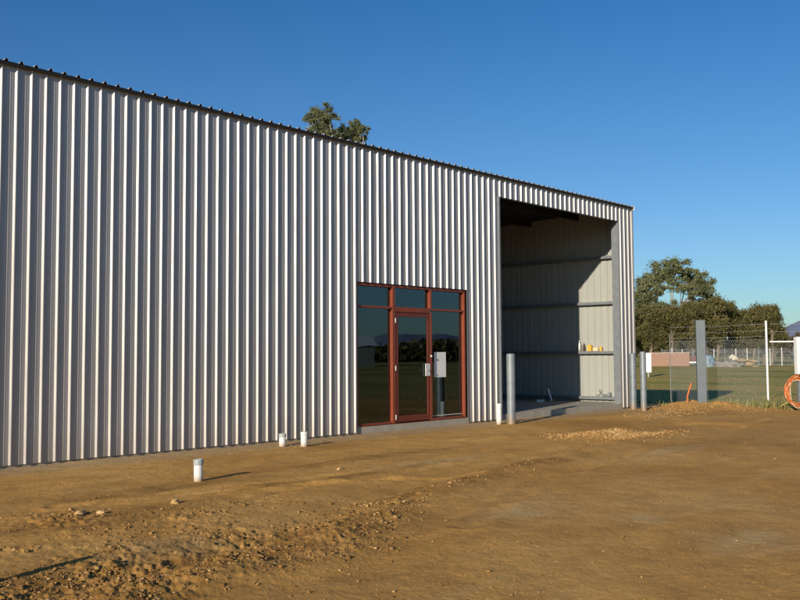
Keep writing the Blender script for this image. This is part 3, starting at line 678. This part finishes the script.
# far low buildings
def barn(name,x,y,L,D,h,wm,rm,label,rise=.8):
    o=farthing(name,x,y,label,'building','low farm buildings beyond the far fence' if 'farm' in label else None)
    MB().box(-L/2,L/2,-D/2,D/2,-.2,h).build('wall',wm,o)
    MB().add([(-L/2-.3,-D/2-.3,h-.05),(L/2+.3,-D/2-.3,h-.05),(L/2+.3,0,h+rise),(-L/2-.3,0,h+rise),(L/2+.3,D/2+.3,h-.05),(-L/2-.3,D/2+.3,h-.05)],[(0,1,2,3),(3,2,4,5)]).build('roof',rm,o)
    for k in range(max(1,int(L/5))):
        xx=-L/2+2+k*5; MB().box(xx,xx+1.6,-D/2-.04,-D/2-.01,.9,2.1).build('window',DARKINT,o)
    return o
WW=simple('weathered white boards',(.42,.38,.33),.7); WR=simple('pale roof sheet',(.66,.62,.52),.6)
barn('farm_building',240,62,13,8,1.6,WW,WR,'cream roofed long farm building below the blue hill',.9)
barn('farm_building',250,53,6,6,1.9,WW,WR,'smaller pale farm building just left of the white power box',1.2)
# buildings and tree belt across the yard, reflected in the entrance glass
ob=barn('opposite_shed',80,-70,7.5,8,2.5,simple('pale green sheet',(.16,.19,.17),.6),simple('white roof sheet',(.72,.74,.72),.5),'long low shed with pale roof on the far side of the yard',1.1)
ob.rotation_euler=(0,0,R(40))

# ------------------------------------------------------------------ trees
def leaf_cloud(centers,radii,n,size,seed,flat=.8,soft=False):
    r=np.random.default_rng(seed); c=np.array(centers,float); R_=np.array(radii,float)
    wgt=R_**2; idx=r.choice(len(c),n,p=wgt/wgt.sum())
    d=r.normal(0,1,(n,3)); d/=np.linalg.norm(d,axis=1)[:,None]; rad=R_[idx]*((r.uniform(0,1,n)**.42) if not soft else np.abs(np.clip(r.normal(0,.62,n),-1.35,1.35)))
    # ragged: radius modulated by direction
    rad*=.78+.34*vnoise(d[:,0]*3+idx*1.7,d[:,1]*3+d[:,2]*3,seed)
    p=c[idx]+d*rad[:,None]*[1,1,flat]
    nr=r.normal(0,1,(n,3))+d*.7; nr/=np.linalg.norm(nr,axis=1)[:,None]
    a=np.cross(nr,r.normal(0,1,(n,3))); a/=np.linalg.norm(a,axis=1)[:,None]; b_=np.cross(nr,a)
    s=size*r.uniform(.6,1.4,n)[:,None]; w_=s*.5
    V=np.stack([p-a*s,p+b_*w_,p+a*s,p-b_*w_],1).reshape(-1,3); F=np.arange(4*n).reshape(-1,4)
    sh=np.repeat(np.clip(.5+.25*r.normal(0,1,n),0,1),4)
    return V,F,sh
def make_tree(name,kind,seed,h,label,cat,leafm,barkm,spread=1.0,nleaf=6000,lsize=.16,group=None):
    r=random.Random(seed); t_=empty(name,(0,0,0),label,cat,group); tr_=MB(); tips=[]
    def grow(p,d,L,rad,lv,maxlv):
        n=4; pts=[p.copy()]; rs=[rad]; q=p.copy(); dd=d.copy()
        for i in range(n):
            dd=(dd+Vector((r.uniform(-.16,.16),r.uniform(-.16,.16),r.uniform(-.02,.10)))).normalized(); q=q+dd*L/n; pts.append(q.copy()); rs.append(rad*(1-.42*(i+1)/n))
        tr_.tube(pts,rs,7 if lv<2 else 4)
        if lv>=maxlv: tips.append((q,L)); return
        k=r.choice((2,3,3)) if lv<2 else 2
        a0=r.uniform(0,6.28)
        for i in range(k):
            a=a0+i*6.28/k+r.uniform(-.5,.5); sp=r.uniform(.45,.85)*spread
            nd=(dd+Vector((math.cos(a),math.sin(a),0))*sp).normalized(); nd.z=max(nd.z,-.05 if lv>1 else .1)
            grow(q,nd,L*r.uniform(.62,.82),rs[-1]*.72,lv+1,maxlv)
    if kind=='gum':
        grow(Vector((0,0,-.2)),Vector((.05,0,1)).normalized(),h*.30,h*.028,0,4)
        zz=max(q.z for q,_ in tips); k=(h*.93)/zz
        tr_.v=[(v[0]*k,v[1]*k,v[2]*k) for v in tr_.v]; tips=[(q*k,L*k) for q,L in tips]
        cen=[(q.x,q.y,q.z) for q,L in tips]; rad=[h*r.uniform(.055,.105) for _ in tips]
        V,F,sh=leaf_cloud(cen,rad,nleaf,lsize,seed,.72)
    else:
        cen=[];rad=[]
        for s in range(r.choice((2,3))):
            a=r.uniform(0,6.28); e=r.uniform(.1,.5); x,y=math.cos(a)*e,math.sin(a)*e
            pts=[(x*i*.35,y*i*.35,h*.17*i-.1) for i in range(5)]; tr_.tube(pts,[h*.020*(1-.2*i) for i in range(5)],7)
        nb=46
        for i in range(nb):
            zf=r.uniform(.30,.93); w_=(.24*spread)*h*math.sin(math.pi*min(1,(zf-.02)/1.02)**.75)**.6*r.uniform(.25,1.08)
            a=r.uniform(0,6.28); c=(math.cos(a)*w_,math.sin(a)*w_,h*zf); cen.append(c); rad.append(h*r.uniform(.055,.115))
            if i%3==0: tr_.tube([(0,0,h*zf*.6),(c[0]*.6,c[1]*.6,h*(zf-.08)),c],[h*.007,h*.005,h*.002],4)
        V,F,sh=leaf_cloud(cen,rad,nleaf,lsize,seed,1.15,True)
    tr_.build('trunk',barkm,t_)
    c_=mesh_np('crown',V,F,leafm,t_,col=sh)
    return t_
def copy_tree(src,x,y,s,rz,label,group=None,sz=None,z=None):
    o=src.copy(); COL.objects.link(o); o.location=(x,y,gh(x,y) if z is None else z); o.scale=(s,s,sz or s); o.rotation_euler=(0,0,rz); o['label']=label
    if group:o['group']=group
    for ch in src.children:
        c=ch.copy(); COL.objects.link(c); c.parent=o
    return o
def at(px,dist):   # ground position on the bearing of a column of the picture (used for layout bookkeeping only)
    a=YAW+math.atan2(px-400,F_PX); return dist*math.sin(a),dist*math.cos(a)-DD
WG='olive windbreak trees across the field'
src=[make_tree('windbreak_tree','dense',s,1.0*8,'x','tree',L_OLIVE,BARK,.95,17000,.125,WG) for s in (3,8,15)]
spots=[(628,122,7.9,'olive windbreak tree half hidden by the shed end wall'),
 (640,127,7.6,'olive windbreak tree just right of the steel shed corner'),
 (651,119,7.5,'olive windbreak tree above the left end of the brick wall'),
 (661,126,7.9,'olive windbreak tree under the left side of the big gum'),
 (671,120,7.6,'olive windbreak tree above the middle of the brick wall'),
 (681,125,7.8,'olive windbreak tree above the right end of the brick wall'),
 (692,118,8.0,'olive windbreak tree just left of the square grey post'),
 (704,123,8.6,'olive windbreak tree straight behind the square grey post'),
 (716,119,8.7,'tallest olive windbreak tree, right of the square grey post'),
 (728,124,8.4,'olive windbreak tree at the right shoulder of the tall clump'),
 (741,128,7.4,'lower olive windbreak tree in the dip left of the white post'),
 (752,121,7.2,'olive windbreak tree just left of the white post'),
 (763,123,7.8,'olive windbreak tree just behind the white post'),
 (771,120,7.5,'last olive windbreak tree at the right end of the row')]
for i,(px,d,h,lab) in enumerate(spots):
    x,y=at(px,d); s=h/8*.96; 
    if i<3:
        o=src[i]; o.location=(x,y,gh(x,y)); o.scale=(s,s,s*1.02); o['label']=lab; o.rotation_euler=(0,0,i*1.3)
    else: copy_tree(src[i%3],x,y,s,i*2.1,lab)
    o=None
def clump_tree(px,dist,ybase,clumps,seed,label,nleaf,lsize,trunk_r,lower=None):
    """gum whose leaf clumps sit at measured offsets; offsets in picture-scale units times u metres"""
    u=dist/F_PX; x,y=at(px,dist); t_=empty('gum_tree',(x,y,0),label,'tree'); t_.rotation_euler=(0,0,toward(x,y)); r=random.Random(seed)
    tr_=MB(); cen=[];rad=[]; zb=HH+(349.5-ybase)*u; fork=Vector((0,0,zb-6*u)); 
    tr_.tube([(0,0,-.3),(.1,0,fork.z*.5),tuple(fork)],[trunk_r,trunk_r*.8,trunk_r*.6],9)
    subs=[Vector((r.uniform(-.3,.3)+sx*9*u,r.uniform(-5,5)*u,zb+8*u)) for sx in (-1.2,0.1,1.2)]
    for q in subs: tr_.tube([tuple(fork),tuple((fork+q)/2+Vector((q.x*.12,0,-.5*u))),tuple(q)],[trunk_r*.6,trunk_r*.42,trunk_r*.3],7)
    for (cx,cz,cr) in clumps:
        c=Vector((cx*u,r.uniform(-14,14)*u,zb+cz*u)); q=min(subs,key=lambda s_:(s_-c).length) if cz>6 else fork
        m_=(q+c)/2+Vector((r.uniform(-2,2)*u,0,-2.5*u)); tr_.tube([tuple(q),tuple(m_),tuple(c)],[trunk_r*.26,trunk_r*.16,trunk_r*.06],5)
        for k in range(13):
            d=Vector((r.gauss(0,1),r.gauss(0,1),r.gauss(0,.8))).normalized()*cr*u*r.uniform(.3,1.4); e=c+d; cen.append(tuple(e)); rad.append(cr*u*r.uniform(.45,.8))
            tr_.tube([tuple(c),tuple(e)],[trunk_r*.06,trunk_r*.02],3)
    V,F,sh=leaf_cloud(cen,rad,nleaf,lsize,seed,.8,True); tr_.build('trunk',BARKG,t_); mesh_np('crown',V,F,L_GUM,t_,col=sh); return t_
clump_tree(671,142,312,[(-31,8,8),(-33,18,7),(-25,26,9),(-14,33,9),(-3,39,10),(7,43,8),(15,38,9),(25,33,8),(31,24,8),(34,13,7),(23,22,7),(10,25,6),(-12,21,6),(-20,12,7),(2,30,6),(17,8,8),(-5,6,8),(28,3,8),(-28,-2,8),(5,-4,9)],21,'tall spreading gum tree rising above the windbreak trees',85000,.14,.42)
clump_tree(320,80,142,[(-4,40,8),(5,38,8),(9,30,7),(-9,26,5),(-12,30,4),(2,25,8),(-3,18,7),(8,16,8),(-12,12,7),(14,8,9),(-2,4,10),(-18,0,10),(18,-6,10),(-8,-14,13),(10,-22,13),(-22,-22,12),(24,-28,12),(0,-40,15)],34,'gum treetop showing above the shed roof, taller one of two',90000,.07,.3)
clump_tree(353,82,150,[(-9,26,6),(0,31,6),(6,30,6),(10,26,5),(-3,22,7),(7,18,7),(-12,16,6),(2,10,8),(-8,4,9),(12,4,9),(0,-8,12),(-16,-12,10),(18,-14,12)],45,'gum treetop showing above the shed roof, lower one to the right',65000,.07,.28)
# scrub below the hill
scr=make_tree('scrub_tree','dense',52,5,'x','tree',L_BRN,BARK,1.5,5000,.16,'brown scrub trees below the hill')
for i,(px,d,h,lab) in enumerate([(782,190,5.2,'brown scrub tree right of the windbreak row, below the hill'),(791,205,4.8,'brown scrub tree just left of the power box'),(800,195,5.6,'brown scrub tree directly behind the power box'),(811,200,5.4,'brown scrub tree past the right edge of the power box'),(774,210,5.4,'brown scrub tree peeping past the last windbreak tree')]):
    x,y=at(px,d); s=h/5
    if i==0: scr.location=(x,y,0); scr.scale=(s,)*3; scr['label']=lab
    else: copy_tree(scr,x,y,s,i*1.7,lab)
# far woods: belts of leaves (cannot be counted)
def belt(name,pts,h,n,size,mat,label,seed):
    r=np.random.default_rng(seed); P_0=np.array(pts,float); k=r.uniform(0,len(P_0)-1.001,n); i=k.astype(int); q=P_0[i]+(P_0[i+1]-P_0[i])*(k-i)[:,None]
    top=h*(.72+.28*fbm(k*6,k*0,3,seed)); z=top*r.uniform(0,1,n)**.6; q=q+r.normal(0,3,(n,2))
    p=np.stack([q[:,0],q[:,1],z],1); nr=r.normal(0,1,(n,3)); a=np.cross(nr,r.normal(0,1,(n,3))); a/=np.linalg.norm(a,axis=1)[:,None]; b_=np.cross(nr,a); b_/=np.linalg.norm(b_,axis=1)[:,None]
    s=size*r.uniform(.6,1.4,n)[:,None]; V=np.stack([p-a*s,p+b_*s*.6,p+a*s,p-b_*s*.6],1).reshape(-1,3)
    o=mesh_np(name,V,np.arange(4*n).reshape(-1,4),mat,col=np.repeat(r.uniform(0,1,n),4)); tag(o,label,'wood',kind='stuff'); return o
def pol(px,d): a=YAW+math.atan2(px-400,F_PX); return (d*math.sin(a),d*math.cos(a)-DD)
belt('far_wood',[pol(560,330),pol(640,340),pol(760,330),pol(790,310),pol(830,300),pol(960,300)],5.5,16000,.8,L_BRN,'brown far off wood along the foot of the blue hill',4)
belt('roadside_wood',[(150,-40),(140,-90),(110,-130),(60,-150),(0,-160),(-70,-150)],3.6,60000,.5,L_OLIVE,'dark wood along the far side of the yard',6)
# hills
hv=[];hf=[]; H_N=260
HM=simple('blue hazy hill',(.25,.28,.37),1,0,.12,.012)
for i in range(H_N):
    a=YAW+R(21.0)+i*(R(150)/H_N); 
    k=(a-YAW-R(21.0))/R(4); e=54*min(1,max(0,k))**.8+18*float(fbm(np.array([a*14.]),np.array([0.]),4,8)[0])*min(1,k)
    e=max(0,e)*(1 if a<YAW+R(40) else max(.45,1-(a-YAW-R(40))))
    for (d,z) in ((1500,-2),(1650,e*.5+4),(1850,e+14),(2200,e*.8)):
        hv.append((d*math.sin(a),d*math.cos(a)-DD,z))
for i in range(H_N-1):
    for j in range(3): hf.append((i*4+j,i*4+j+1,(i+1)*4+j+1,(i+1)*4+j))
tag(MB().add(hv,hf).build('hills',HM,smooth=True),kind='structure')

# ------------------------------------------------------------------ grass blades and weeds
def blades(pts,hts,mat,name,label,seed,wd=.006):
    r=np.random.default_rng(seed); n=len(pts); a=r.uniform(0,6.28,n); lean=r.uniform(0,.6,n)
    z=ground_h(pts[:,0],pts[:,1]); b0=np.stack([pts[:,0],pts[:,1],z-.01],1); wv=np.stack([np.cos(a+1.57),np.sin(a+1.57),0*a],1)*wd*(1+hts[:,None]*4)
    mid=b0+np.stack([np.cos(a)*lean*hts*.3,np.sin(a)*lean*hts*.3,hts*.6],1); tp=b0+np.stack([np.cos(a)*lean*hts,np.sin(a)*lean*hts,hts],1)
    V=np.stack([b0-wv,b0+wv,mid+wv*.7,mid-wv*.7],1); V2=np.stack([mid-wv*.7,mid+wv*.7,tp+wv*.1,tp-wv*.1],1)
    V=np.concatenate([V,V2],1).reshape(-1,3); F=np.arange(8*n).reshape(-1,4)
    o=mesh_np(name,V,F,mat,col=np.repeat(r.uniform(0,1,n),8)); tag(o,label,'grass',kind='stuff')
GB=mat_leaf('grass blades',(.11,.12,.03),(.22,.21,.07),(.36,.30,.12),.7)
n=42000; yy_=rng.uniform(-9,11,n); xx_=edge_x(yy_)+.1+rng.exponential(5.5,n); k=(xx_<52)&~((yy_>-.05)&(xx_<23.2)); 
blades(np.stack([xx_[k],yy_[k]],1),rng.uniform(.03,.13,k.sum())*(.6+.8*rng.uniform(0,1,k.sum())**3),GB,'field_grass','short rough grass growing past the edge of the dirt pad',3,.007)
# a rank tuft at the foot of the power box
q=rng.normal(0,1,(1500,2))*[.45,.55]+[24.3,-3.9]; blades(q,rng.uniform(.08,.26,1500),GB,'rank_grass','taller green grass clump by the foot of the white power box post',4,.006)
pw=[]
for _ in range(70):
    x=rng.uniform(5.6,12.5); y=-rng.uniform(.35,1.3); m_=rng.integers(6,22); pw.append(rng.normal(0,.04,(m_,2))+[x,y])
pw=np.vstack(pw); blades(pw,rng.uniform(.01,.04,len(pw)),GB,'weed_seedlings','tiny green weeds sprouting along the foot of the ribbed wall',5,.003)
